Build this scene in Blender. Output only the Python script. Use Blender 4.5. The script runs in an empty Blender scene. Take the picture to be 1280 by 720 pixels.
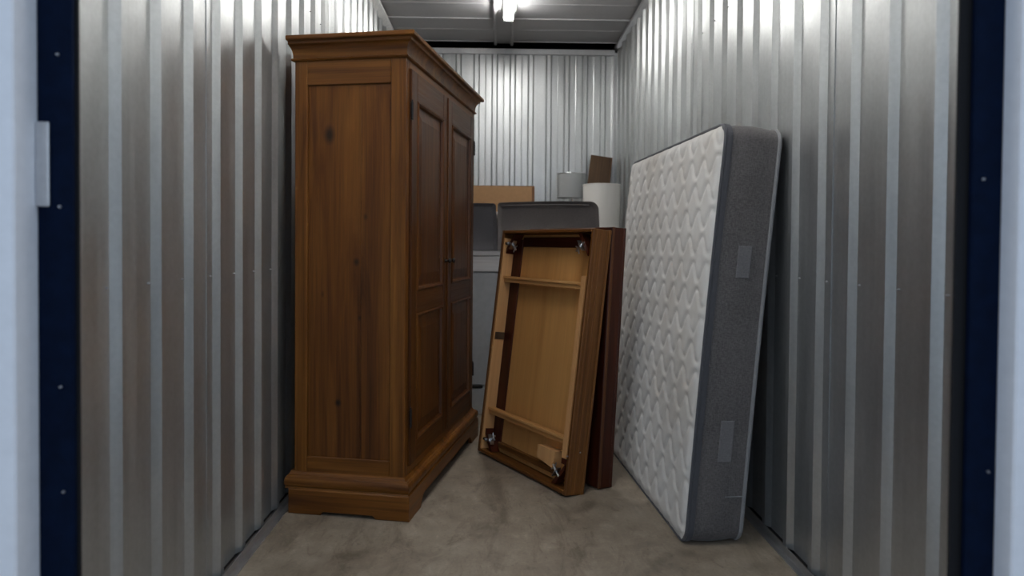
import bpy, bmesh, math, random
from mathutils import Vector, Matrix
random.seed(7)
scene = bpy.context.scene
C = scene.collection

# ------------------------------------------------------------------ camera
F, CX, CY = 862.9, 638.06, 321.39
cd = bpy.data.cameras.new('camera'); cam = bpy.data.objects.new('camera', cd); C.objects.link(cam)
cd.sensor_width = 36.0; cd.sensor_fit = 'HORIZONTAL'; cd.lens = 36.0*F/1280.0
cd.shift_x = (640-CX)/1280.0; cd.shift_y = (CY-360)/1280.0
cd.clip_start = .05; cd.clip_end = 200
cr = Vector((.99974, -.02122, .00784)); cu = Vector((-.00742, .01986, .99978)); cf = Vector((.02137, .99958, -.0197))
M = Matrix.Identity(4)
for i in range(3):
    M[i][0] = cr[i]; M[i][1] = cu[i]; M[i][2] = -cf[i]
M[2][3] = 1.3
cam.matrix_world = M
cd.dof.use_dof = True; cd.dof.focus_distance = 3.6
cd.dof.aperture_fstop = cd.lens/1000/.013
scene.camera = cam

# ------------------------------------------------------------------ light and exposure
w = bpy.data.worlds.new('world'); scene.world = w; w.use_nodes = True
bg = w.node_tree.nodes['Background']
bg.inputs[0].default_value = (.66, .81, 1.0, 1); bg.inputs[1].default_value = .84
TUBE_STRENGTH = 60.0
vs = scene.view_settings
vs.view_transform = 'Standard'; vs.look = 'None'; vs.gamma = 1; vs.use_curve_mapping = False
vs.exposure = 0.0
scene.display_settings.display_device = 'sRGB'

# ------------------------------------------------------------------ helpers
def tag(o, label=None, cat=None, group=None, kind=None):
    if label: o['label'] = label
    if cat: o['category'] = cat
    if group: o['group'] = group
    if kind: o['kind'] = kind
    return o

def obj(name, bm, mat, parent=None, smooth=False):
    bmesh.ops.recalc_face_normals(bm, faces=bm.faces)
    me = bpy.data.meshes.new(name); bm.to_mesh(me); bm.free()
    if mat: me.materials.append(mat)
    if smooth:
        for p in me.polygons: p.use_smooth = True
    o = bpy.data.objects.new(name, me); C.objects.link(o)
    if parent: o.parent = parent
    return o

def empty(name, loc=(0, 0, 0), rz=0):
    o = bpy.data.objects.new(name, None); C.objects.link(o)
    o.location = loc; o.rotation_euler = (0, 0, rz); o.empty_display_size = .1
    return o

def addbox(bm, lo, hi, bev=0, seg=1):
    vs_ = [bm.verts.new((x, y, z)) for z in (lo[2], hi[2]) for y in (lo[1], hi[1]) for x in (lo[0], hi[0])]
    fs = [bm.faces.new([vs_[i] for i in q]) for q in ((0, 2, 3, 1), (4, 5, 7, 6), (0, 1, 5, 4), (2, 6, 7, 3), (0, 4, 6, 2), (1, 3, 7, 5))]
    if bev > 0:
        es = {e for f in fs for e in f.edges}
        bmesh.ops.bevel(bm, geom=list(es), offset=bev, segments=seg, affect='EDGES', profile=.5)

def box(name, mat, lo, hi, parent=None, bev=.002, seg=1, smooth=False):
    bm = bmesh.new(); addbox(bm, lo, hi, bev, seg)
    return obj(name, bm, mat, parent, smooth)

def loft(bm, rings, caps=True):
    R = [[bm.verts.new(p) for p in r] for r in rings]
    n = len(R[0])
    for a, b in zip(R, R[1:]):
        for i in range(n):
            bm.faces.new((a[i], a[(i+1) % n], b[(i+1) % n], b[i]))
    if caps:
        bm.faces.new(R[0][::-1]); bm.faces.new(R[-1])

def tube(bm, a, b, r, n=12, r2=None):
    a, b = Vector(a), Vector(b); d = (b-a).normalized()
    s = d.orthogonal().normalized(); t = d.cross(s)
    if r2 is None: r2 = r
    loft(bm, [[p+(s*math.cos(2*math.pi*i/n)+t*math.sin(2*math.pi*i/n))*rr for i in range(n)] for p, rr in ((a, r), (b, r2))])

def lathe(bm, prof, c=(0, 0), n=40):
    rings = [[(c[0]+r*math.cos(2*math.pi*i/n), c[1]+r*math.sin(2*math.pi*i/n), z) for i in range(n)] for r, z in prof]
    loft(bm, rings, caps=False)

def prism(bm, pts, mapf, t0, t1):
    """extrude polygon pts (2d) between t0 and t1, mapf(a,b,t)->xyz"""
    loft(bm, [[mapf(a, b, t) for a, b in pts] for t in (t0, t1)])

def sweep(bm, path, r, closed=True, n=8):
    m = len(path); rings = []
    for i in range(m):
        p = Vector(path[i])
        q = Vector(path[(i+1) % m]) if (closed or i < m-1) else p
        o = Vector(path[i-1]) if (closed or i > 0) else p
        d = (q-o).normalized(); ref = Vector((1, 0, 0)) if abs(d.x) < .9 else Vector((0, 0, 1))
        s = d.cross(ref).normalized(); t = d.cross(s)
        rings.append([p+(s*math.cos(2*math.pi*k/n)+t*math.sin(2*math.pi*k/n))*r for k in range(n)])
    if closed: rings.append(rings[0])
    R = [[bm.verts.new(v) for v in rg] for rg in (rings[:-1] if closed else rings)]
    if closed: R.append(R[0])
    for a, b in zip(R, R[1:]):
        for i in range(n): bm.faces.new((a[i], a[(i+1) % n], b[(i+1) % n], b[i]))
    if not closed:
        bm.faces.new(R[0]); bm.faces.new(R[-1])

def add_screws(parent, pts, nrm, mat, r=.006, name='screw'):
    bm = bmesh.new(); n = Vector(nrm); tube(bm, (0, 0, 0), n*.004, r, 8); tube(bm, n*.004, n*.008, r*.6, 6, r*.5)
    first = None
    for p in pts:
        if first is None:
            first = obj(name, bm, mat, parent); first.location = p
        else:
            o = first.copy(); C.objects.link(o); o.location = p; o.parent = parent

# ------------------------------------------------------------------ materials
class NT:
    def __init__(s, name):
        s.m = bpy.data.materials.new(name); s.m.use_nodes = True
        s.t = s.m.node_tree; s.b = s.t.nodes['Principled BSDF']
    def n(s, typ, **kw):
        nd = s.t.nodes.new(typ)
        for k, v in kw.items():
            if hasattr(nd, k) and k not in nd.inputs.keys(): setattr(nd, k, v)
            else: nd.inputs[k].default_value = v
        return nd
    def l(s, a, b): s.t.links.new(a, b)
    def coord(s, scale=(1, 1, 1), rot=(0, 0, 0)):
        tc = s.n('ShaderNodeTexCoord'); mp = s.n('ShaderNodeMapping')
        mp.inputs['Scale'].default_value = scale; mp.inputs['Rotation'].default_value = rot
        s.l(tc.outputs['Object'], mp.inputs['Vector']); return mp.outputs['Vector']
    def noise(s, vec, scale, detail=4, rough=.55, dist=0):
        nd = s.n('ShaderNodeTexNoise'); nd.inputs['Scale'].default_value = scale; nd.inputs['Detail'].default_value = detail
        nd.inputs['Roughness'].default_value = rough; nd.inputs['Distortion'].default_value = dist
        s.l(vec, nd.inputs['Vector']); return nd.outputs['Fac']
    def ramp(s, fac, stops):
        nd = s.n('ShaderNodeValToRGB'); cr_ = nd.color_ramp
        while len(cr_.elements) < len(stops): cr_.elements.new(.5)
        for e, (p, c) in zip(cr_.elements, stops):
            e.position = p; e.color = (*c, 1) if len(c) == 3 else c
        s.l(fac, nd.inputs['Fac']); return nd.outputs['Color']
    def maprange(s, v, a, b, c, d):
        nd = s.n('ShaderNodeMapRange'); nd.inputs[1].default_value = a; nd.inputs[2].default_value = b
        nd.inputs[3].default_value = c; nd.inputs[4].default_value = d; s.l(v, nd.inputs[0]); return nd.outputs[0]
    def mix(s, fac, a, b, mode='MIX'):
        nd = s.n('ShaderNodeMix'); nd.data_type = 'RGBA'; nd.blend_type = mode
        for v, i in ((fac, 0), (a, 6), (b, 7)):
            if hasattr(v, 'is_output'): s.l(v, nd.inputs[i])
            elif i == 0: nd.inputs[0].default_value = v
            else: nd.inputs[i].default_value = (*v, 1)
        return nd.outputs[2]
    def bump(s, h, strength=.2, dist=.01):
        nd = s.n('ShaderNodeBump'); nd.inputs['Strength'].default_value = strength; nd.inputs['Distance'].default_value = dist
        s.l(h, nd.inputs['Height']); s.l(nd.outputs['Normal'], s.b.inputs['Normal'])
    def col(s, v):
        if hasattr(v, 'is_output'): s.l(v, s.b.inputs['Base Color'])
        else: s.b.inputs['Base Color'].default_value = (*v, 1)
    def rough(s, v):
        if hasattr(v, 'is_output'): s.l(v, s.b.inputs['Roughness'])
        else: s.b.inputs['Roughness'].default_value = v
    def metal(s, v): s.b.inputs['Metallic'].default_value = v

def steel(name, c0, c1, r0, r1, streak=True, metal=1.0):
    t = NT(name)
    v = t.coord((9, 9, .35) if streak else (1, 1, 1)); a = t.noise(v, 3.0, 5)
    v2 = t.coord((1, 1, 1)); b = t.noise(v2, 60, 2); c = t.noise(v2, 2.2, 3)
    m = t.mix(.35, t.ramp(a, [(.3, c0), (.7, c1)]), t.ramp(b, [(.35, c0), (.65, c1)]))
    m = t.mix(.3, m, t.ramp(c, [(.35, c0), (.65, c1)]))
    t.col(m); t.metal(metal); t.rough(t.maprange(a, .3, .7, r0, r1)); t.bump(c, .25, .004)
    return t.m

def plain(name, c, rough=.5, metal=0, var=.12, scale=30, bump=.05):
    t = NT(name); v = t.coord(); n = t.noise(v, scale, 4)
    d = tuple(x*(1-var) for x in c); e = tuple(min(1, x*(1+var)) for x in c)
    t.col(t.ramp(n, [(.3, d), (.7, e)])); t.rough(rough); t.metal(metal)
    if bump: t.bump(n, bump, .003)
    return t.m

def wood(name, dark, mid, light, axis='Z', rough=.42, scale=1.0, knots=None, fine=.5, coat=.0, streak=.55):
    t = NT(name); t.b.inputs['Specular IOR Level'].default_value = .3
    sc = {'Z': (6, 6, .45), 'X': (.45, 6, 6), 'Y': (6, .45, 6)}[axis]
    v = t.coord(tuple(x*scale for x in sc)); a = t.noise(v, 1.6, 5, .6, .9)
    fs = {'Z': (60, 60, 1.2), 'X': (1.2, 60, 60), 'Y': (60, 1.2, 60)}[axis]
    b = t.noise(t.coord(tuple(x*scale for x in fs)), 2.2, 3, .6, .1)
    c = t.ramp(a, [(.28, dark), (.5, mid), (.74, light)])
    c = t.mix(fine, c, t.ramp(b, [(.3, (.55, .5, .45)), (.7, (1.18, 1.18, 1.18))]), 'MULTIPLY')
    s3 = t.noise(t.coord({'Z': (22, 22, .5), 'X': (.5, 22, 22), 'Y': (22, .5, 22)}[axis]), 1.3, 3, .5, .4)
    c = t.mix(streak, c, t.ramp(s3, [(.36, (.45, .38, .32)), (.5, (1, 1, 1)), (.66, (1.12, 1.12, 1.1))]), 'MULTIPLY')
    for k in (knots or []):
        mp = t.n('ShaderNodeTexCoord'); sub = t.n('ShaderNodeVectorMath', operation='SUBTRACT'); t.l(mp.outputs['Object'], sub.inputs[0])
        sub.inputs[1].default_value = k[0]
        mu = t.n('ShaderNodeVectorMath', operation='MULTIPLY'); t.l(sub.outputs[0], mu.inputs[0]); mu.inputs[1].default_value = (1, 1, k[2])
        ln = t.n('ShaderNodeVectorMath', operation='LENGTH'); t.l(mu.outputs[0], ln.inputs[0])
        f = t.maprange(ln.outputs['Value'], k[1]*.25, k[1], k[3], 0)
        c = t.mix(f, c, (.016, .007, .003))
    t.col(c); t.rough(t.maprange(b, .3, .7, rough-.06, rough+.1)); t.bump(b, .12, .002)
    if coat: t.b.inputs['Coat Weight'].default_value = coat; t.b.inputs['Coat Roughness'].default_value = .25
    return t.m

def fabric(name, c0, c1, scale=220, sheen=.2):
    t = NT(name); v = t.coord((1, 1, 3)); n = t.noise(v, scale, 2); v2 = t.coord((3, 3, 1)); n2 = t.noise(v2, scale, 2)
    c = t.mix(.5, t.ramp(n, [(.35, c0), (.65, c1)]), t.ramp(n2, [(.35, c0), (.65, c1)]))
    b = t.noise(t.coord(), 3, 3); c = t.mix(.25, c, t.ramp(b, [(.3, c0), (.7, c1)]))
    t.col(c); t.rough(.9); t.b.inputs['Sheen Weight'].default_value = sheen; t.bump(n, .3, .002)
    return t.m

MS = {}
MS['wall'] = steel('galvanised_sheet', (.47, .485, .485), (.64, .655, .655), .30, .43, True, .86)
MS['ceil'] = steel('ceiling_sheet', (.46, .46, .47), (.56, .56, .57), .5, .6, False, .2)
MS['trim'] = steel('trim_steel', (.55, .55, .56), (.70, .70, .71), .35, .48)
MS['darksteel'] = plain('dark_steel', (.05, .05, .055), .6, .6)
MS['screw'] = plain('screw_steel', (.5, .5, .52), .4, 1, bump=0)
MS['zinc'] = plain('zinc_hardware', (.62, .63, .64), .32, 1, bump=0)
MS['navy'] = plain('navy_paint', (.002, .007, .024), .75, 0, .2); MS['navy'].node_tree.nodes['Principled BSDF'].inputs['Specular IOR Level'].default_value = .08
MS['pale'] = plain('pale_wall_paint', (.86, .87, .92), .6, 0, .03)
MS['rubber'] = plain('black_rubber', (.003, .003, .005), .9)
MS['white_metal'] = plain('white_metal', (.75, .75, .74), .4)
MS['iron'] = plain('black_iron', (.012, .009, .007), .4, .3)
SIDE_KN = [((.047, .417, 1.811), .034, .62, .95), ((.047, .37, .531), .020, .9, 1.0), ((.047, .279, 1.207), .019, .8, .8),
           ((.047, .262, .94), .012, .7, .7), ((.047, .235, 1.42), .012, .6, .6), ((.047, .45, 1.05), .010, .5, .5)]
WD, WM, WL = (.074, .022, .003), (.172, .062, .0085), (.255, .104, .017)
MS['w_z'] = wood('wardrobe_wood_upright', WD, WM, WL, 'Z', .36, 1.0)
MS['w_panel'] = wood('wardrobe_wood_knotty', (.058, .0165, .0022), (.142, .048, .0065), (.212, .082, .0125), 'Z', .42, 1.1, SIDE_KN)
MS['w_y'] = wood('wardrobe_wood_cross', WD, WM, WL, 'Y', .36, 1.0)
MS['w_x'] = wood('wardrobe_wood_front_cross', WD, WM, WL, 'X', .34, 1.0)
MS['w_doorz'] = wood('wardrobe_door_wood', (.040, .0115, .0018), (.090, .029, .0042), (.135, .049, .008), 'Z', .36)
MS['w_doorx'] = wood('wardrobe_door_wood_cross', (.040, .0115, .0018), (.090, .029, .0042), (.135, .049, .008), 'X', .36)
MS['t_rim'] = wood('table_brown_wood', (.075, .026, .006), (.155, .060, .013), (.23, .098, .023), 'Z', .4, 1.2)
MS['t_rimx'] = wood('table_brown_wood_cross', (.075, .026, .006), (.155, .060, .013), (.23, .098, .023), 'X', .4, 1.2)
MS['t_ply'] = wood('table_plywood', (.44, .20, .055), (.55, .275, .085), (.64, .34, .115), 'Z', .55, .6, fine=.2, streak=.06)
MS['t_lightz'] = wood('table_light_wood', (.54, .27, .10), (.62, .33, .135), (.70, .40, .17), 'Z', .55, .8, fine=.2, streak=.06)
MS['t_lightx'] = wood('table_light_wood_cross', (.50, .24, .075), (.58, .30, .105), (.66, .37, .14), 'X', .55, .8, fine=.25, streak=.15)
MS['t_dark'] = wood('table_mahogany', (.028, .005, .002), (.055, .010, .0035), (.085, .018, .006), 'Z', .35, 1.2)
MS['t_darkx'] = wood('table_mahogany_cross', (.028, .005, .002), (.055, .010, .0035), (.085, .018, .006), 'X', .35, 1.2)
MS['leaf'] = wood('leaf_mahogany', (.020, .0035, .0015), (.050, .010, .0032), (.085, .020, .0055), 'Z', .36, 1.4)
MS['leaf_edge'] = wood('leaf_edge_wood', (.07, .022, .007), (.11, .038, .011), (.15, .058, .018), 'Z', .4, 1.4)
MS['m_grey'] = fabric('mattress_grey_fabric', (.055, .049, .048), (.165, .151, .149), 75)
MS['m_tape'] = fabric('mattress_tape', (.055, .055, .064), (.085, .085, .095))
MS['m_tape2'] = fabric('mattress_light_tape', (.20, .20, .205), (.28, .28, .285))
MS['m_handle'] = fabric('mattress_handle_fabric', (.12, .115, .118), (.20, .192, .195), 90)
MS['sofa'] = fabric('sofa_charcoal', (.098, .085, .080), (.170, .150, .143), 140, .2)
MS['sofa2'] = fabric('sofa_charcoal_cool', (.075, .073, .080), (.13, .127, .137), 140, .2)
MS['dr_top'] = wood('grey_painted_rail', (.55, .55, .555), (.66, .66, .665), (.76, .76, .76), 'X', .5, 1.0, fine=.25, streak=.12)
MS['dr'] = plain('grey_painted_board', (.40, .42, .435), .45, 0, .06)
MS['card'] = plain('cardboard', (.40, .225, .105), .8, 0, .06, 40)
MS['card_dark'] = plain('cardboard_edge', (.17, .075, .03), .8, 0, .1, 40)
MS['shade_grey'] = fabric('lampshade_grey', (.30, .315, .315), (.37, .385, .385), 300, 0)
MS['shade_white'] = fabric('lampshade_white', (.72, .70, .66), (.80, .78, .74), 300, 0)
MS['board'] = wood('brown_board_wood', (.05, .027, .013), (.085, .048, .024), (.12, .07, .036), 'Z', .6, .8)

def quilt_mat():
    t = NT('mattress_quilted_white'); v = t.coord(); a = t.noise(v, 2.4, 4, .6); b = t.noise(v, 160, 2)
    c = t.ramp(a, [(.35, (.66, .625, .575)), (.55, (.74, .72, .69)), (.7, (.78, .765, .74))])
    t.col(c); t.rough(.85); t.b.inputs['Sheen Weight'].default_value = .15; t.bump(b, .15, .002)
    return t.m
MS['quilt'] = quilt_mat()

def concrete():
    t = NT('concrete_floor'); v = t.coord()
    a = t.noise(v, 1.3, 6, .62, .6); b = t.noise(v, 9, 6, .65); c = t.noise(v, 90, 3)
    d = t.noise(t.coord((1.2, .5, 1)), 3.2, 5, .7, 1.5)
    base = t.ramp(a, [(.3, (.15, .122, .092)), (.5, (.265, .228, .185)), (.7, (.36, .322, .275))])
    base = t.mix(.45, base, t.ramp(b, [(.3, (.11, .088, .066)), (.5, (.235, .20, .162)), (.72, (.40, .36, .31))]))
    base = t.mix(.8, base, t.ramp(d, [(.34, (.55, .52, .48)), (.48, (1, 1, 1)), (.62, (1, 1, 1)), (.72, (1.22, 1.21, 1.2))]), 'MULTIPLY')
    e = t.noise(t.coord((2.2, 1.0, 1), (0, 0, .6)), 5.5, 7, .72, 2.2)
    base = t.mix(.7, base, t.ramp(e, [(.30, (.50, .46, .42)), (.44, (.92, .91, .9)), (.58, (1, 1, 1)), (.70, (1.3, 1.29, 1.27))]), 'MULTIPLY')
    base = t.mix(.35, base, t.ramp(c, [(.3, (.72, .72, .72)), (.7, (1.15, 1.15, 1.15))]), 'MULTIPLY')
    base = t.mix(1.0, base, (1.0, .95, .875), 'MULTIPLY')
    t.col(base); t.rough(t.maprange(b, .3, .7, .42, .68)); t.bump(b, .15, .004)
    return t.m
MS['floor'] = concrete()

def emit(name, c, s):
    t = NT(name); t.col((.9, .9, .9)); t.b.inputs['Emission Color'].default_value = (*c, 1); t.b.inputs['Emission Strength'].default_value = s
    return t.m
MS['tube'] = emit('fluorescent_tube', (1, .985, .95), TUBE_STRENGTH)

# ------------------------------------------------------------------ the room
XL, XR, YB, YF, ZT, ZC = -1.06, 1.262, 7.235, 1.60, 3.31, 3.395
fl = box('floor', MS['floor'], (-4, -5, -.12), (4, 8.2, 0), bev=0); tag(fl, 'brownish grey stained concrete floor of the storage unit', kind='structure')

def corrugated(wall, org, along, inward, length, first, pitch, z1, per=4, near=.03, top=.032, far=.03, hgt=.019, bead=False):
    """sheets of trapezoid ribbed steel, each a part of the wall"""
    along, inward, org = Vector(along), Vector(inward), Vector(org)
    ribs = []; s = first
    while s < length-.1: 
        if s > .02: ribs.append(s)
        s += pitch
    cuts = [0]+[r-.05 for r in ribs[per::per]]+[length]
    for ci, (a, b) in enumerate(zip(cuts, cuts[1:])):
        pr = [(a, 0)]
        for r in ribs:
            if a < r < b-.06:
                pr += [(r, 0), (r+near, hgt), (r+near+top, hgt), (r+near+top+far, 0)]
                m = r+near+top+far+(pitch-near-top-far)*.5
                if bead and m < b-.03: pr += [(m-.006, 0), (m, .002), (m+.006, 0)]
        pr.append((b+(.03 if b < length else 0), 0))
        lift = .0025 if ci % 2 else 0
        front = [(s_, h+lift) for s_, h in pr]; back = [(s_, h+lift-.0015) for s_, h in pr][::-1]
        bm = bmesh.new()
        prof = front+back
        n = len(front)
        lo = [bm.verts.new(org+along*s_+inward*h) for s_, h in prof]
        hi = [bm.verts.new(org+along*s_+inward*h+Vector((0, 0, z1))) for s_, h in prof]
        N = len(prof)
        for i in range(N): bm.faces.new((lo[i], lo[(i+1) % N], hi[(i+1) % N], hi[i]))
        for i in range(n-1):
            bm.faces.new((lo[i], lo[i+1], lo[N-2-i], lo[N-1-i])); bm.faces.new((hi[i], hi[i+1], hi[N-2-i], hi[N-1-i]))
        obj('sheet', bm, MS['wall'], wall)
    return ribs

wl = box('wall_left', MS['darksteel'], (XL-.10, YF, 0), (XL-.004, YB+.7, ZC+.12), bev=0)
tag(wl, 'ribbed galvanised steel wall left of the wardrobe', kind='structure')
ribsL = corrugated(wl, (XL, YF, .02), (0, 1, 0), (1, 0, 0), YB-YF, 1.916-YF-.2275, .2275, ZT-.02)
wr = box('wall_right', MS['darksteel'], (XR+.004, YF, 0), (XR+.10, YB+.7, ZC+.12), bev=0)
tag(wr, 'ribbed galvanised steel wall behind the mattress', kind='structure')
ribsR = corrugated(wr, (XR, YF, .02), (0, 1, 0), (-1, 0, 0), YB-YF, 1.912-YF-.234, .234, ZT-.02)
wb = box('wall_back', MS['darksteel'], (XL-.004, YB+.004, 0), (XR+.004, YB+.06, ZT), bev=0)
tag(wb, 'ribbed galvanised steel wall at the far end of the unit', kind='structure')
ribsB = corrugated(wb, (XL, YB, .02), (1, 0, 0), (0, -1, 0), XR-XL, .06, .1885, ZT-.03, near=.016, top=.036, far=.016, hgt=.016, bead=True)
wo = box('wall_closure', MS['darksteel'], (XL-.1, YB+.6, 0), (XR+.1, YB+.7, ZC+.12), bev=0); tag(wo, 'added dark closure shutting out light beyond the gap over the far wall', kind='structure')  # added closure, keeps the gap over the far wall dark and light-tight
add_screws(wl, [(XL+.001, YF+r-.018, z) for r in ribsL for z in (1.17, 2.6)], (1, 0, 0), MS['screw'], .0035)
add_screws(wr, [(XR-.001, YF+r-.018, z) for r in ribsR for z in (1.165, 2.6)], (-1, 0, 0), MS['screw'], .0035)
add_screws(wb, [(XL+r-.016, YB-.001, 2.45) for r in ribsB], (0, -1, 0), MS['screw'], .0035)

def angle_trim(name, lo, hi, label, mat='trim'):
    return tag(box(name, MS[mat], lo, hi, bev=.002), label, kind='structure')
# floor angles: flat flange on the floor and upstand behind the ribs
for nm, sx, X, lab in (('trim_1', 1, XL, 'grey steel floor angle along the left wall'), ('trim_2', -1, XR, 'grey steel floor angle along the right wall')):
    bm = bmesh.new()
    a, b = sorted((X+sx*.002, X+sx*.062)); addbox(bm, (a, YF, 0), (b, YB-.03, .004))
    a, b = sorted((X+sx*.034, X+sx*.037)); addbox(bm, (a, YF, .004), (b, YB-.03, .035))
    tag(obj(nm, bm, MS['trim']), lab, kind='structure')
for nm, sx, X, lab in (('trim_3', 1, XL, 'steel angle along the top of the left wall, lamplight painted in as pale colour'), ('trim_4', -1, XR, 'steel angle along the top of the right wall')):
    bm = bmesh.new()
    wd_ = .055 if sx > 0 else .036
    prism(bm, [(X, ZT-.004), (X+sx*wd_, ZT+.034), (X+sx*wd_, ZT+.06), (X, ZT+.06)], lambda a, b, t: (a, t, b), YF, YB)
    tag(obj(nm, bm, MS['white_metal'] if sx > 0 else MS['trim']), lab, kind='structure')  # white paint on the left angle stands in for lamplight on its face
bm = bmesh.new(); addbox(bm, (XL+.055, YB-.034, ZT-.045), (XR-.036, YB+.004, ZT+.012), .002)
t5 = tag(obj('trim_5', bm, MS['trim']), 'steel angle along the top of the far wall', kind='structure')
add_screws(t5, [(x, YB-.034, ZT-.02) for x in (-.75, -.4, -.05, .3, .65, 1.0)], (0, -1, 0), MS['screw'], .006)
bm = bmesh.new(); addbox(bm, (XR-.045, YB-.03, .0), (XR-.031, YB-.001, ZT-.046)); tag(obj('trim_6', bm, MS['trim']), 'narrow steel corner strip where right and far walls meet', kind='structure')

# ceiling: roof slab with pressed steel panels hung below
ce = box('ceiling', MS['darksteel'], (XL-.1, YF-.1, ZC+.05), (XR+.1, YB+.7, ZC+.14), bev=0); tag(ce, 'steel panel ceiling of the storage unit', kind='structure')
BX0, BX1 = -.035, .167
ys = [7.20, 6.47, 5.74, 5.01, 4.28, 3.55, 2.82, 2.09, 1.62]
for x0, x1 in ((XL+.0, BX0+.01), (BX1-.01, XR)):
    for y1, y0 in zip(ys, ys[1:]):
        bm = bmesh.new()
        ym = y0+(y1-y0)*.46
        pts = [(y0+.002, ZC-.008), (y0+.006, ZC-.008), (y0+.010, ZC), (ym-.01, ZC+.001), (ym, ZC-.004), (ym+.01, ZC+.001), (y1-.010, ZC), (y1-.006, ZC-.008), (y1-.002, ZC-.008)]
        pts += [(y1-.002, ZC+.004), (ym, ZC+.006), (y0+.002, ZC+.004)]
        prism(bm, pts, lambda a, b, t: (t, a, b), x0, x1)
        obj('panel', bm, MS['ceil'], ce)
# centre channel
bm = bmesh.new()
addbox(bm, (BX0, YF, ZC-.028), (BX0+.03, YB+.02, ZC+.02), .002); addbox(bm, (BX1-.03, YF, ZC-.028), (BX1, YB+.02, ZC+.02), .002)
addbox(bm, (BX0+.03, YF, ZC-.006), (BX1-.03, YB+.02, ZC+.02))
tag(obj('trim_7', bm, MS['ceil']), 'steel channel running down the middle of the ceiling', kind='structure')

# front wall with the door opening, outside face painted pale
JL, JR = -.995, 1.12
f1 = box('wall_front', MS['pale'], (-3.5, 1.448, 0), (JL, 1.60, 3.6), bev=.004); tag(f1, 'pale painted wall at the left edge of the doorway', kind='structure')
f2 = box('wall_front', MS['pale'], (JR, 1.456, 0), (4.0, 1.60, 3.6), bev=.004); tag(f2, 'pale painted wall at the right edge of the doorway', kind='structure')
f3 = box('wall_front', MS['pale'], (JL, 1.448, 2.62), (JR, 1.60, 3.6), bev=.004); tag(f3, 'pale painted wall above the doorway', kind='structure')
g1 = box('trim_8', MS['navy'], (JL, 1.52, 0), (-.920, 1.535, 2.62), bev=.003); tag(g1, 'navy door guide post at the left edge of the doorway', kind='structure')
box('seal', MS['rubber'], (-.926, 1.5355, 0), (-.916, 1.545, 2.62), g1, .002)
lp = box('latch_plate', MS['trim'], (-.994, 1.512, 1.372), (-.965, 1.520, 1.555), g1, .002)
add_screws(g1, [(-.945, 1.521, 1.372), (-.948, 1.521, 1.70), (-.945, 1.521, .98), (-.94, 1.521, .75)], (0, -1, 0), MS['screw'], .003, 'bolt')
g2 = box('trim_9', MS['navy'], (1.053, 1.507, 0), (JR, 1.522, 2.62), bev=.003); tag(g2, 'navy door guide post at the right edge of the doorway', kind='structure')
box('seal', MS['rubber'], (1.028, 1.5225, 0), (1.062, 1.532, 2.62), g2, .002)
add_screws(g2, [(1.10, 1.508, .80), (1.075, 1.508, 1.45)], (0, -1, 0), MS['screw'], .003, 'bolt')

# fluorescent battens on the centre channel
def batten(y0, y1, label):
    xc = .098
    t = empty('ceiling_lamp', (xc, y0, ZC-.028))
    L = y1-y0
    bm = bmesh.new()
    prism(bm, [(-.052, 0), (.052, 0), (.052, -.012), (.036, -.045), (-.036, -.045), (-.052, -.012)], lambda a, b, s: (a, s, b), 0, L)
    obj('housing', bm, MS['white_metal'], t)
    for sx in (-.028, .028):
        bm = bmesh.new(); tube(bm, (sx, .03, -.068), (sx, L-.03, -.068), .014, 12)
        tb = obj('tube', bm, MS['tube'], t, True)
        for yy in (.0, L-.03):
            bm = bmesh.new(); tube(bm, (sx, yy, -.068), (sx, yy+.03, -.068), .0145, 12); obj('end_cap', bm, MS['zinc'], tb)
    for yy in (0, L-.012):
        box('lamp_holder', MS['white_metal'], (-.046, yy, -.086), (.046, yy+.012, -.045), t, .002)
    tag(t, label, 'ceiling lamp', 'fluorescent lamps on the ceiling channel')
batten(4.75, 6.20, 'lit twin-tube fluorescent lamp on the ceiling channel, nearest the far wall')
batten(1.80, 3.25, 'lit twin-tube fluorescent lamp on the ceiling channel, nearest the doorway')

# ------------------------------------------------------------------ wardrobe
WX, WY, WTH, WDp, WWd, WH = -.3949, 3.1911, .1917, .623, 1.4926, 2.272
wd = empty('wardrobe', (WX, WY, 0), math.pi/2-WTH)
tag(wd, 'tall knotty brown wooden wardrobe with two panelled doors', 'wardrobe')
I = .035                      # body set back from the plinth
x0, x1, y0, y1 = I, WWd-I, I, WDp-I
# carcass (inside, top, back, far side)
bm = bmesh.new()
addbox(bm, (x0+.02, y0+.03, .19), (x1, y1, 2.165), .002)
obj('carcass', bm, MS['w_z'], wd)
# near side: frame and panel
sp = empty('side_frame'); sp.parent = wd
bz, tz = .185, 2.166
box('stile', MS['w_z'], (x0, y0, bz), (x0+.022, y0+.074, tz), sp, .003)
box('stile', MS['w_z'], (x0, y1-.063, bz), (x0+.022, y1, tz), sp, .003)
box('rail', MS['w_y'], (x0+.0005, y0+.074, 2.045), (x0+.022, y1-.063, tz), sp, .003)
box('rail', MS['w_y'], (x0+.0005, y0+.074, bz), (x0+.022, y1-.063, .268), sp, .003)
box('board', MS['w_panel'], (x0+.011, y0+.074, .262), (x0+.0215, .257, 2.05), sp, .0015)
box('board', MS['w_panel'], (x0+.0105, .2575, .262), (x0+.0215, y1-.063, 2.05), sp, .0015)
# front frame
fz = .235
box('front_stile', MS['w_z'], (x0+.022, y0, bz), (x0+.052, y0+.03, tz), wd, .002)
box('front_stile', MS['w_z'], (x1-.05, y0, bz), (x1, y0+.03, tz), wd, .002)
box('front_rail', MS['w_x'], (x0+.052, y0, 2.125), (x1-.05, y0+.03, tz), wd, .002)
box('front_rail', MS['w_x'], (x0+.052, y0, bz), (x1-.05, y0+.03, fz-.003), wd, .002)
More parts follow.
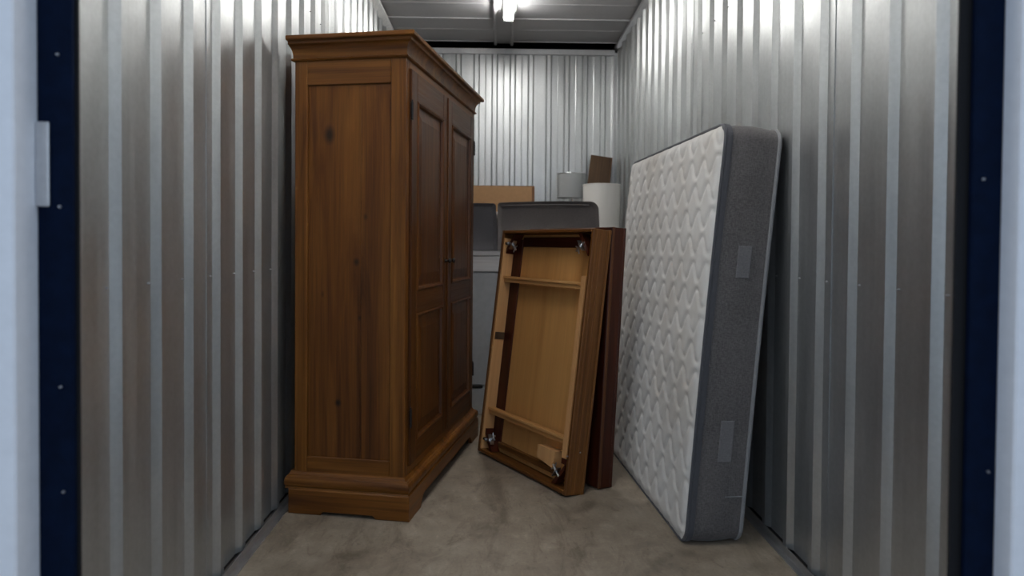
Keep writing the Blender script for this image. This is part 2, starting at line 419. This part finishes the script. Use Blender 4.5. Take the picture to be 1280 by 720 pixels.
# doors
def door(a, b, knob_x, hinge_x):
    d = empty('door'); d.parent = wd
    yf, yb = y0-.012, y0+.012
    z0, z1 = fz, 2.122; st = .088
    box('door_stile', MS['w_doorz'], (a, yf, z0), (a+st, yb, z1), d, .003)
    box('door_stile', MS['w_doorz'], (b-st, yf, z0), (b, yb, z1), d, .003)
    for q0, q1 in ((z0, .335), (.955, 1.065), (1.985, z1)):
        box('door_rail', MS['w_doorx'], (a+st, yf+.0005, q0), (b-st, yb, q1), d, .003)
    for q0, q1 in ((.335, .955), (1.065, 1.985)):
        bm = bmesh.new()   # moulded, fielded panel
        X0, X1 = a+st, b-st
        rings = []
        for o, yy in ((0, yb), (0, yf-.002), (.008, yf-.006), (.016, yf-.002), (.020, yf+.012), (.028, yf+.013), (.075, yf+.004), (.080, yf+.003)):
            rings.append([(X0+o, yy, q0+o), (X1-o, yy, q0+o), (X1-o, yy, q1-o), (X0+o, yy, q1-o)])
        loft(bm, rings)
        obj('door_panel', bm, MS['w_doorz'], d)
    bm = bmesh.new()
    pf = [(.0, 0), (.011, 0), (.011, .003), (.005, .006), (.005, .016), (.013, .022), (.015, .028), (.012, .034), (.0, .037)]
    n = 16
    loft(bm, [[(knob_x+max(r, .0005)*math.cos(6.2832*i/n), yf-h, 1.20+max(r, .0005)*math.sin(6.2832*i/n)) for i in range(n)] for r, h in pf])
    obj('knob', bm, MS['iron'], d, True)
    for hz in (.42, 1.88):
        bm = bmesh.new(); tube(bm, (hinge_x, yf-.002, hz), (hinge_x, yf-.002, hz+.085), .0065, 8); tube(bm, (hinge_x, yf-.002, hz+.085), (hinge_x, yf-.002, hz+.095), .004, 8)
        obj('hinge', bm, MS['iron'], d)
xm = (x0+.052+x1-.05)/2
door(x0+.055, xm-.0025, xm-.042, x0+.052)
door(xm+.0025, x1-.053, xm+.042, x1-.049)
box('cover_strip', MS['w_doorz'], (xm-.014, y0-.019, fz+.004), (xm+.014, y0-.0125, 2.118), wd, .003)
# cornice
def ringrect(o, z): return [(x0-o, y0-o, z), (x1+o, y0-o, z), (x1+o, y1+min(o, .02), z), (x0-o, y1+min(o, .02), z)]
bm = bmesh.new()
prof = [(.004, 2.160), (.012, 2.162), (.015, 2.167), (.012, 2.172), (.006, 2.174)]
for i in range(9):
    a = i/8*math.pi/2; prof.append((.006+.026*(1-math.cos(a)), 2.178+.056*math.sin(a)))
prof += [(.034, 2.236), (.034, 2.244), (.036, 2.249), (.053, 2.250), (.056, 2.254), (.056, 2.267), (.050, 2.272)]
loft(bm, [ringrect(o, z) for o, z in prof]); obj('cornice', bm, MS['w_y'], wd)
# plinth: base moulding over shaped boards
bm = bmesh.new()
def ringb(o, z): return [(o, o, z), (WWd-o, o, z), (WWd-o, WDp-o*.5, z), (o, WDp-o*.5, z)]
prof = [(.006, .118), (.004, .121), (.008, .126)]
for i in range(9):
    a = -math.pi/2+i/8*math.pi; prof.append((.010-.012*math.cos(a)+.002, .150+.024*math.sin(a)))
prof += [(.016, .178), (.024, .181), (.033, .192), (.034, .196)]
loft(bm, [ringb(o, z) for o, z in prof]); obj('base_moulding', bm, MS['w_y'], wd)
def shaped(L, feet, h, top):
    return [(0, 0), (feet, 0), (feet+.004, h*.75), (feet+.012, h), (L-feet-.012, h), (L-feet-.004, h*.75), (L-feet, 0), (L, 0), (L, top), (0, top)]
bm = bmesh.new(); prism(bm, shaped(WDp-.02, .165, .022, .119), lambda a, b, t: (t, a, b), 0, .022)
bmesh.ops.bevel(bm, geom=[e for e in bm.edges if abs(e.verts[0].co.x-e.verts[1].co.x) < 1e-5 and e.verts[0].co.x < .001], offset=.004, segments=1, affect='EDGES')
obj('plinth_board', bm, MS['w_y'], wd)
bm = bmesh.new(); prism(bm, [(.0222, 0), (.19, 0), (.20, .02), (.225, .045), (.25, .055), (WWd-.25, .055), (WWd-.225, .045), (WWd-.2, .02), (WWd-.19, 0), (WWd, 0), (WWd, .119), (.0222, .119)], lambda a, b, t: (a, t, b), .0, .022)
obj('plinth_board', bm, MS['w_x'], wd)
bm = bmesh.new(); prism(bm, shaped(WDp-.045, .165, .022, .119), lambda a, b, t: (t, a+.0225, b), WWd-.022, WWd-.0005); obj('plinth_board', bm, MS['w_y'], wd)
box('worn_edge', MS['t_rimx'], (.27, -.0012, .0555), (1.02, .0, .0625), wd, 0)
box('bottom_board', MS['w_x'], (.024, .024, .09), (WWd-.024, WDp-.01, .117), wd, .001)

# ------------------------------------------------------------------ upended table
def lean_root(name, loc, xdir, tilt):
    o = empty(name)
    a = math.atan2(xdir[1], xdir[0])
    o.matrix_world = Matrix.Translation(loc) @ Matrix.Rotation(a, 4, 'Z') @ Matrix.Rotation(-tilt, 4, 'X')
    return o
TTH = .540; TX, TY, TW, TL, TT = .3634, 3.496, .911, 1.384, .125
D = .102
tb = lean_root('table', (TX, TY, .011), (math.sin(TTH), -math.cos(TTH)), TT)   # local x right, y away, z up its length; origin front right foot
tag(tb, 'brown wooden table stood on end, pale underside and bolt hardware facing out', 'table')
tk = .020
box('apron', MS['t_rim'], (-tk, 0, 0), (0, D, TL), tb, .003)
box('apron', MS['t_rim'], (-TW, 0, 0), (-TW+tk, D, TL), tb, .003)
box('apron', MS['t_rimx'], (-TW+tk, .0005, TL-tk), (-tk, D-.001, TL-.0005), tb, .003)
box('apron', MS['t_rimx'], (-TW+tk, .0005, .0005), (-tk, D-.001, tk), tb, .003)
# table top, overhanging edge moulding on the far side
bm = bmesh.new(); addbox(bm, (-TW-.004, D, -.004), (.004, D+.018, TL+.004), .005, 2); obj('tabletop', bm, MS['t_rim'], tb)
box('panel', MS['t_ply'], (-TW+tk, D-.014, tk), (-tk, D-.002, TL-tk), tb, .001)
# moulding lines on the outer face of the near apron
for yy in (.020, .052):
    box('bead', MS['t_rim'], (0, yy, .004), (.004, yy+.010, TL-.004), tb, .0018)
# left: pale lining on the apron and a mahogany runner
box('lining', MS['t_lightz'], (-TW+tk, .006, tk), (-TW+tk+.012, D-.014, TL-tk-.03), tb, .001)
box('notch_block', MS['board'], (-TW+tk+.012, .012, .70), (-TW+tk+.017, D-.016, .745), tb, .001)
box('runner', MS['t_dark'], (-TW+tk+.013, D-.024, .06), (-TW+.130, D-.0145, TL-.05), tb, .002)
box('runner', MS['t_darkx'], (-TW+.132, D-.024, TL-.095), (-.05, D-.0145, TL-.036), tb, .002)
# right: pale slat and mahogany block
box('slat', MS['t_lightz'], (-.066, .001, .18), (-.030, .020, 1.13), tb, .0015)
box('block', MS['t_dark'], (-.064, .001, .150), (-.0205, .018, .178), tb, .001)
box('end_batten', MS['t_rimx'], (-TW+.135, D-.045, .055), (-.05, D-.0145, .085), tb, .002)
# cross battens
for z in (.262, 1.082):
    bm = bmesh.new()
    addbox(bm, (-TW+.034, .022, z), (-.0205, D-.033, z+.016), .0015); addbox(bm, (-TW+.034, .030, z-.022), (-.0205, D-.033, z-.0005), .0015)
    obj('cross_batten', bm, MS['t_lightx'], tb)
# small pale wedge block
bm = bmesh.new(); prism(bm, [(-.315, .118), (-.165, .095), (-.155, .185), (-.315, .185)], lambda a, b, t: (a, t, b), D-.078, D-.0145); obj('wedge_block', bm, MS['t_lightz'], tb)
# corner braces with hanger bolts
def corner(sx, sz):
    cx = -TW+tk+.012 if sx > 0 else -tk-.03
    cz = tk if sz > 0 else TL-tk
    br = empty('corner_brace'); br.parent = tb
    bm = bmesh.new()
    a, b = .105, .125
    pts = [(cx+sx*a, cz+sz*.004), (cx+sx*(a-.028), cz+sz*.004), (cx+sx*.004, cz+sz*(b-.03)), (cx+sx*.004, cz+sz*b)]
    prism(bm, pts, lambda p, q, t: (p, t, q), .020, D-.026); obj('brace_board', bm, MS['t_dark'], br)
    mx, mz = cx+sx*.050, cz+sz*.058
    dx, dz = -sx*.77, -sz*.64          # points into the corner
    # plate on the outside of the brace
    P = Vector((mx, .030 if sx > 0 else .018, mz)); n = Vector((-dx, 0, -dz)); tv = Vector((-n.z, 0, n.x))
    bm = bmesh.new()
    o = P+n*.018
    pts3 = [(-.034, -.014), (-.012, -.016), (.0, -.020), (.012, -.016), (.034, -.014), (.034, .010), (.014, .016), (-.014, .016), (-.034, .010)]
    loft(bm, [[o+tv*p+Vector((0, q, 0))+n*t for p, q in pts3] for t in (0, .004)]); obj('plate', bm, MS['zinc'], br)
    bm = bmesh.new(); q = o+n*.004
    tube(bm, q-n*.03, q+n*.045, .006, 10); tube(bm, q, q+n*.004, .014, 14); tube(bm, q+n*.006, q+n*.018, .0095, 6)
    obj('bolt', bm, MS['zinc'], br)
    bm = bmesh.new(); c = q+n*.026
    tube(bm, c-n*.006, c+n*.006, .008, 10); tube(bm, c+tv*.004, c+tv*.026+n*.010, .005, 8, .0035); tube(bm, c-tv*.004, c-tv*.026+n*.010, .005, 8, .0035)
    obj('wing_nut', bm, MS['zinc'], br)
    # sideways rod with dark knob into the lining
    if sx > 0:
        bm = bmesh.new(); e = Vector((cx-.002, .018, mz+sz*.004)); tube(bm, e, e+Vector((.055, 0, 0)), .006, 10); tube(bm, e+Vector((.03, 0, 0)), e+Vector((.034, 0, 0)), .011, 12)
        obj('rod', bm, MS['zinc'], br)
        bm = bmesh.new(); tube(bm, e-Vector((.0, 0, 0)), e+Vector((.014, 0, 0)), .0085, 10); obj('rod_end', bm, MS['iron'], br)
for sx in (1, -1):
    for sz in (1, -1): corner(sx, sz)
add_screws(tb, [(-.010, -.002, .20), (.0, .07, .22)], (0, -1, 0), MS['screw'], .004)

# ------------------------------------------------------------------ second table half behind
nrm = Vector((math.cos(TTH), math.sin(TTH), 0)); tdir = Vector((-math.sin(TTH), math.cos(TTH), 0))
lf_p = Vector((TX, TY, 0))+nrm*.214-tdir*.003
lf = lean_root('table_leaf', (lf_p.x, lf_p.y, .008), (math.sin(TTH), -math.cos(TTH)), .060)
tag(lf, 'dark red mahogany table section stood on end between brown table and mattress', 'table leaf')
LT = .096
box('front_board', MS['leaf'], (-.80, 0, 0), (-.006, .018, 1.387), lf, .003)
box('edge_band', MS['leaf_edge'], (-.006, 0, 0), (0, .018, 1.387), lf, .002)
box('apron', MS['leaf'], (-.030, .018, .0005), (-.002, LT-.016, 1.386), lf, .002)
box('apron', MS['leaf'], (-.798, .018, .0005), (-.770, LT-.016, 1.386), lf, .002)
box('apron', MS['t_darkx'], (-.77, .018, 1.36), (-.03, LT-.016, 1.386), lf, .002)
box('apron', MS['t_darkx'], (-.77, .018, .0005), (-.03, LT-.016, .027), lf, .002)
box('back_board', MS['leaf'], (-.80, LT-.016, 0), (0, LT, 1.387), lf, .003)

# ------------------------------------------------------------------ mattress
ML, MH, MT, LEAN = 1.56, 1.828, .246, math.radians(5.4)
mt = empty('mattress', (.826, 2.935, .001), .0634)
tag(mt, 'white quilted mattress with grey border leaning on the right wall', 'mattress')
TANL = .088
def mm(u, y, z):                      # thickness, length, height -> leaning, base settled flat on the floor
    bow = .006*math.sin(math.pi*min(max(z/MH, 0), 1))
    return Vector((u+z*TANL-bow, y, max(z-(z/MH)*u*.085, 0)))
def outline(rad=.075, n=8, step=.06):
    pts = []
    cs = [(ML-rad, rad, -90), (ML-rad, MH-rad, 0), (rad, MH-rad, 90), (rad, rad, 180)]
    for cy_, cz_, a0 in cs:
        for i in range(n+1):
            a = math.radians(a0+90*i/n); pts.append((cy_+rad*math.cos(a), cz_+rad*math.sin(a)))
    out = []
    for (a, b), (c, d) in zip(pts, pts[1:]+pts[:1]):
        k = max(1, int(math.hypot(c-a, d-b)/step))
        for j in range(k): out.append((a+(c-a)*j/k, b+(d-b)*j/k))
    return out
OL = outline()
def off(pts, d):
    cy_, cz_ = ML/2, MH/2
    return [(cy_+(y-cy_)*(1-d/(ML/2)), cz_+(z-cz_)*(1-d/(MH/2))) for y, z in pts]
bm = bmesh.new()
secs = [(.004, .006), (.022, -.001), (.030, .002), (.06, -.002), (.13, -.005), (.19, -.002), (.224, .002), (.232, -.001), (MT-.002, .006)]
loft(bm, [[mm(u, y, z) for y, z in off(OL, d)] for u, d in secs]); obj('border', bm, MS['m_grey'], mt, True)
# edge tapes
bm = bmesh.new(); sweep(bm, [mm(.003, y, z) for y, z in off(OL, .003)], .008); obj('piping', bm, MS['m_tape'], mt, True)
bm = bmesh.new(); sweep(bm, [mm(MT-.003, y, z) for y, z in off(OL, .003)], .010); obj('piping', bm, MS['m_tape2'], mt, True)
bm = bmesh.new(); loft(bm, [[mm(u, y, z) for y, z in off(OL, d)] for u, d in ((.008, -.0015), (.010, -.004), (.031, -.0035), (.033, -.0005))], False); obj('edge_tape', bm, MS['m_tape'], mt)
# quilted face
PH, PW, A = .118, .160, .038
def puff(y, z):
    k0 = int(math.floor(z/PH)); d = 9
    for k in range(k0-1, k0+3):
        ph = math.pi*(k % 2)
        s = math.sin(2*math.pi*y/PW+ph); s = math.copysign(abs(s)**.8, s)
        slope = 2*math.pi/PW*A*math.cos(2*math.pi*y/PW+ph)
        d = min(d, abs(z-(k*PH+A*s))/math.sqrt(1+slope*slope*.7))
    return .0095*(1-math.exp(-(d/.011)**1.1))
bm = bmesh.new()
ny, nz = 150, 176; rad = .07; g = []
for j in range(nz+1):
    row = []
    for i in range(ny+1):
        y = .006+(ML-.012)*i/ny; z = .006+(MH-.012)*j/nz
        # pull grid corners onto the rounded outline
        yy, zz = min(max(y, rad), ML-rad), min(max(z, rad), MH-rad)
        dx, dz = y-yy, z-zz; m = max(abs(dx), abs(dz)); h = math.hypot(dx, dz)
        if h > 1e-6 and abs(dx) > 1e-6 and abs(dz) > 1e-6: y, z = yy+dx*m/h, zz+dz*m/h
        e = min(y, ML-y, z, MH-z); ef = min(1, max(0, e/.05)); ef = math.sin(ef*math.pi/2)
        u = .006-(puff(y, z)*(.4+.6*ef)+.012*ef)*(1 if e > .008 else e/.008)
        row.append(bm.verts.new(mm(u, y, z)))
    g.append(row)
for j in range(nz):
    for i in range(ny): bm.faces.new((g[j][i], g[j+1][i], g[j+1][i+1], g[j][i+1]))
obj('quilted_panel', bm, MS['quilt'], mt, True)
# carry handles on the near long edge, seam tape
for za, zb in ((1.165, 1.305), (.365, .545)):
    bm = bmesh.new()
    rg = []
    for yy in (-.001, -.006, -.008):
        o = .003 if yy < -.007 else 0
        rg.append([mm(.108+o, yy, za+o), mm(.168-o, yy, za+o), mm(.168-o, yy, zb-o), mm(.108+o, yy, zb-o)])
    loft(bm, rg); obj('handle', bm, MS['m_handle'], mt)
bm = bmesh.new(); loft(bm, [[mm(.155, y_, .214), mm(.243, y_, .214), mm(.243, y_, .211), mm(.155, y_, .211)] for y_ in (.004, -.005)]); obj('seam', bm, MS['m_tape2'], mt)

# ------------------------------------------------------------------ grey painted dresser, sofa on top
dr = empty('dresser', (.10, 5.22, 0))
tag(dr, 'pale grey painted wooden dresser standing behind the leaning table', 'dresser')
hw = .70
box('body', MS['dr'], (-hw+.01, .02, .09), (hw-.01, .55, 1.20), dr, .003)
box('worktop', MS['dr_top'], (-hw-.01, -.01, 1.205), (hw+.01, .56, 1.245), dr, .005)
box('top_rail', MS['dr_top'], (-hw, 0, 1.085), (hw, .022, 1.203), dr, .004)
for xa in (-hw, -.38, 0-.02, .30, hw-.06): box('stile', MS['dr'], (xa, .004, .22), (xa+.06, .022, 1.08), dr, .003)
for xa, xb in ((-hw+.06, -.38), (-.32, -.02), (.04, .30), (.36, hw-.06)):
    box('panel', MS['dr'], (xa+.002, .012, .225), (xb-.002, .022, 1.075), dr, .002)
box('plinth', MS['dr'], (-hw, .0, 0), (hw, .54, .20), dr, .003)
for xa in (-.25, .25): box('foot_rail', MS['iron'], (xa-.06, -.012, .205), (xa+.06, .02, .218), dr, .002)

so = empty('sofa', (.10, 5.20, 1.2455))
tag(so, 'charcoal grey upholstered sofa stacked on the pale grey dresser', 'sofa')
def soft(name, lo, hi, mat, par, bev=.05, slope=0, puffy=.012):
    bm = bmesh.new(); addbox(bm, lo, hi, 0)
    bmesh.ops.subdivide_edges(bm, edges=bm.edges[:], cuts=5, use_grid_fill=True)
    c = [(a+b)/2 for a, b in zip(lo, hi)]; hsz = [(b-a)/2 for a, b in zip(lo, hi)]
    for v in bm.verts:
        q = [(v.co[i]-c[i])/hsz[i] for i in range(3)]
        # round the box: move inside rounding radius
        inner = [max(-1+bev/hsz[i], min(1-bev/hsz[i], q[i])) for i in range(3)]
        dlt = Vector([(q[i]-inner[i])*hsz[i] for i in range(3)])
        if dlt.length > 1e-6:
            mx = max(abs(t) for t in dlt)
            dlt = dlt.normalized()*mx
        v.co = Vector([c[i]+inner[i]*hsz[i] for i in range(3)])+dlt
        bul = puffy*(1-q[0]**2)*(1-q[1]**2) if abs(q[2]) > .99 else 0
        v.co.z += math.copysign(bul, q[2]) if q[2] > 0 else 0
        if abs(q[1]) > .99: v.co.y += math.copysign(puffy*(1-q[0]**2)*(1-q[2]**2), q[1])
        v.co.z += slope*(v.co.x-c[0])*(1 if q[2] > 0 else 0)
    o = obj(name, bm, mat, par, True)
    ss = o.modifiers.new('sub', 'SUBSURF'); ss.levels = 2; ss.render_levels = 2
    return o
def block(name, xa, xb, zt0, zt1, rl, rr, ya, yb, mat):
    pts = [(xa, 0), (xb+.012, 0), (xb+.010, .12), (xb+.004, .24)]
    for i in range(9):
        a = math.pi/2*i/8; pts.append((xb-rr+rr*math.cos(a), zt1-rr+rr*math.sin(a)))
    for i in range(1, 10): 
        f = i/10; pts.append((xb-rr+(xa+rl-xb+rr)*f, zt1+(zt0-zt1)*f+.006*math.sin(math.pi*f)))
    for i in range(7):
        a = math.pi/2*(1+i/6); pts.append((xa+rl+rl*math.cos(a), zt0-rl+rl*math.sin(a)))
    bm = bmesh.new(); cxm = (xa+xb)/2
    def ring(y, o):
        return [(x-math.copysign(min(o, abs(x-cxm)*.5), x-cxm), y, max(z-o*(1 if z > .1 else 0), 0)) for x, z in pts]
    loft(bm, [ring(ya+.03*(1-math.sin(math.pi/2*k/5)), .03*(1-math.cos(math.pi/2*(1-k/5)))) for k in range(6)]+[ring(yb, 0)])
    return obj(name, bm, mat, so, True)
block('back_cushion', -.088, .675, .362, .376, .022, .065, 0, .30, MS['sofa'])
block('arm', -.66, -.101, .345, .356, .03, .022, .006, .30, MS['sofa2'])
soft('seat', (-.66, .305, .0), (.69, .54, .30), MS['sofa'], so, .05)
bm = bmesh.new(); sweep(bm, [(-.06, .006, .338), (.2, .004, .347), (.45, .004, .35), (.60, .006, .350)], .005, False); obj('seam_piping', bm, MS['sofa'], so, True)

# ------------------------------------------------------------------ things behind
cb = empty('cardboard_box', (-.03, 6.25, 0)); tag(cb, 'plain brown cardboard carton showing above the sofa, next to the wardrobe', 'cardboard box')
box('carton', MS['card'], (-.36, -.22, 0), (.365, .25, 1.80), cb, .004)
box('flap', MS['card_dark'], (-.36, -.22, 1.8), (.365, -.002, 1.804), cb, .001); box('flap', MS['card'], (-.36, .002, 1.8), (.365, .25, 1.804), cb, .001)

box('edge_strip', MS['card_dark'], (.342, -.2215, .02), (.3645, -.2205, 1.795), cb, 0)

def floor_lamp(name, x, y, r, z0, z1, mat, label, rb=None):
    t = empty(name, (x, y, 0)); tag(t, label, 'floor lamp'); rb = rb or r
    bm = bmesh.new(); lathe(bm, [(rb-.003, z0), (rb, z0), (rb, z0+.008), (r, z1-.008), (r, z1), (r-.003, z1), (rb-.003, z0)], n=48); obj('lamp_shade', bm, mat, t, False)
    for p in t.children[0].data.polygons: p.use_smooth = True
    bm = bmesh.new()
    sweep(bm, [(rb*math.cos(i*math.pi/20), rb*math.sin(i*math.pi/20), z0+.004) for i in range(40)], .0035); obj('shade_rim', bm, MS['shade_grey'] if mat == MS['shade_grey'] else mat, t)
    bm = bmesh.new()
    sweep(bm, [(r*math.cos(i*math.pi/20), r*math.sin(i*math.pi/20), z1-.004) for i in range(40)], .0035); obj('shade_rim', bm, MS['zinc'] if mat == MS['shade_grey'] else mat, t)
    bm = bmesh.new(); tube(bm, (0, 0, .02), (0, 0, z1-.05), .011, 12); obj('pole', bm, MS['white_metal'], t)
    bm = bmesh.new(); lathe(bm, [(.001, 0), (.135, 0), (.135, .012), (.12, .02), (.012, .026), (.001, .026)], n=40); obj('base', bm, MS['white_metal'], t)
    bm = bmesh.new()
    for k in range(3):
        a = k*2.094; tube(bm, (0, 0, z1-.05), ((r-.002)*math.cos(a), (r-.002)*math.sin(a), z1-.01), .002, 6)
    obj('shade_spider', bm, MS['zinc'], t)
    return t
floor_lamp('floor_lamp', .703, 6.42, .134, 1.727, 1.955, MS['shade_grey'], 'lamp with small grey drum shade near the far wall')
floor_lamp('floor_lamp', .936, 6.12, .166, 1.44, 1.828, MS['shade_white'], 'lamp with large white drum shade beside the mattress', .160)

bd = empty('wooden_board', (.875, 6.66, 0)); tag(bd, 'dark brown board leaning in the far corner above the white lampshade', 'board')
bd.rotation_euler = (-.20, .135, 0)
box('plank', MS['board'], (-.20, 0, .03), (.02, .022, 2.26), bd, .002)
box('edge_band', MS['card_dark'], (.0205, 0, .03), (.0245, .022, 2.26), bd, .001)
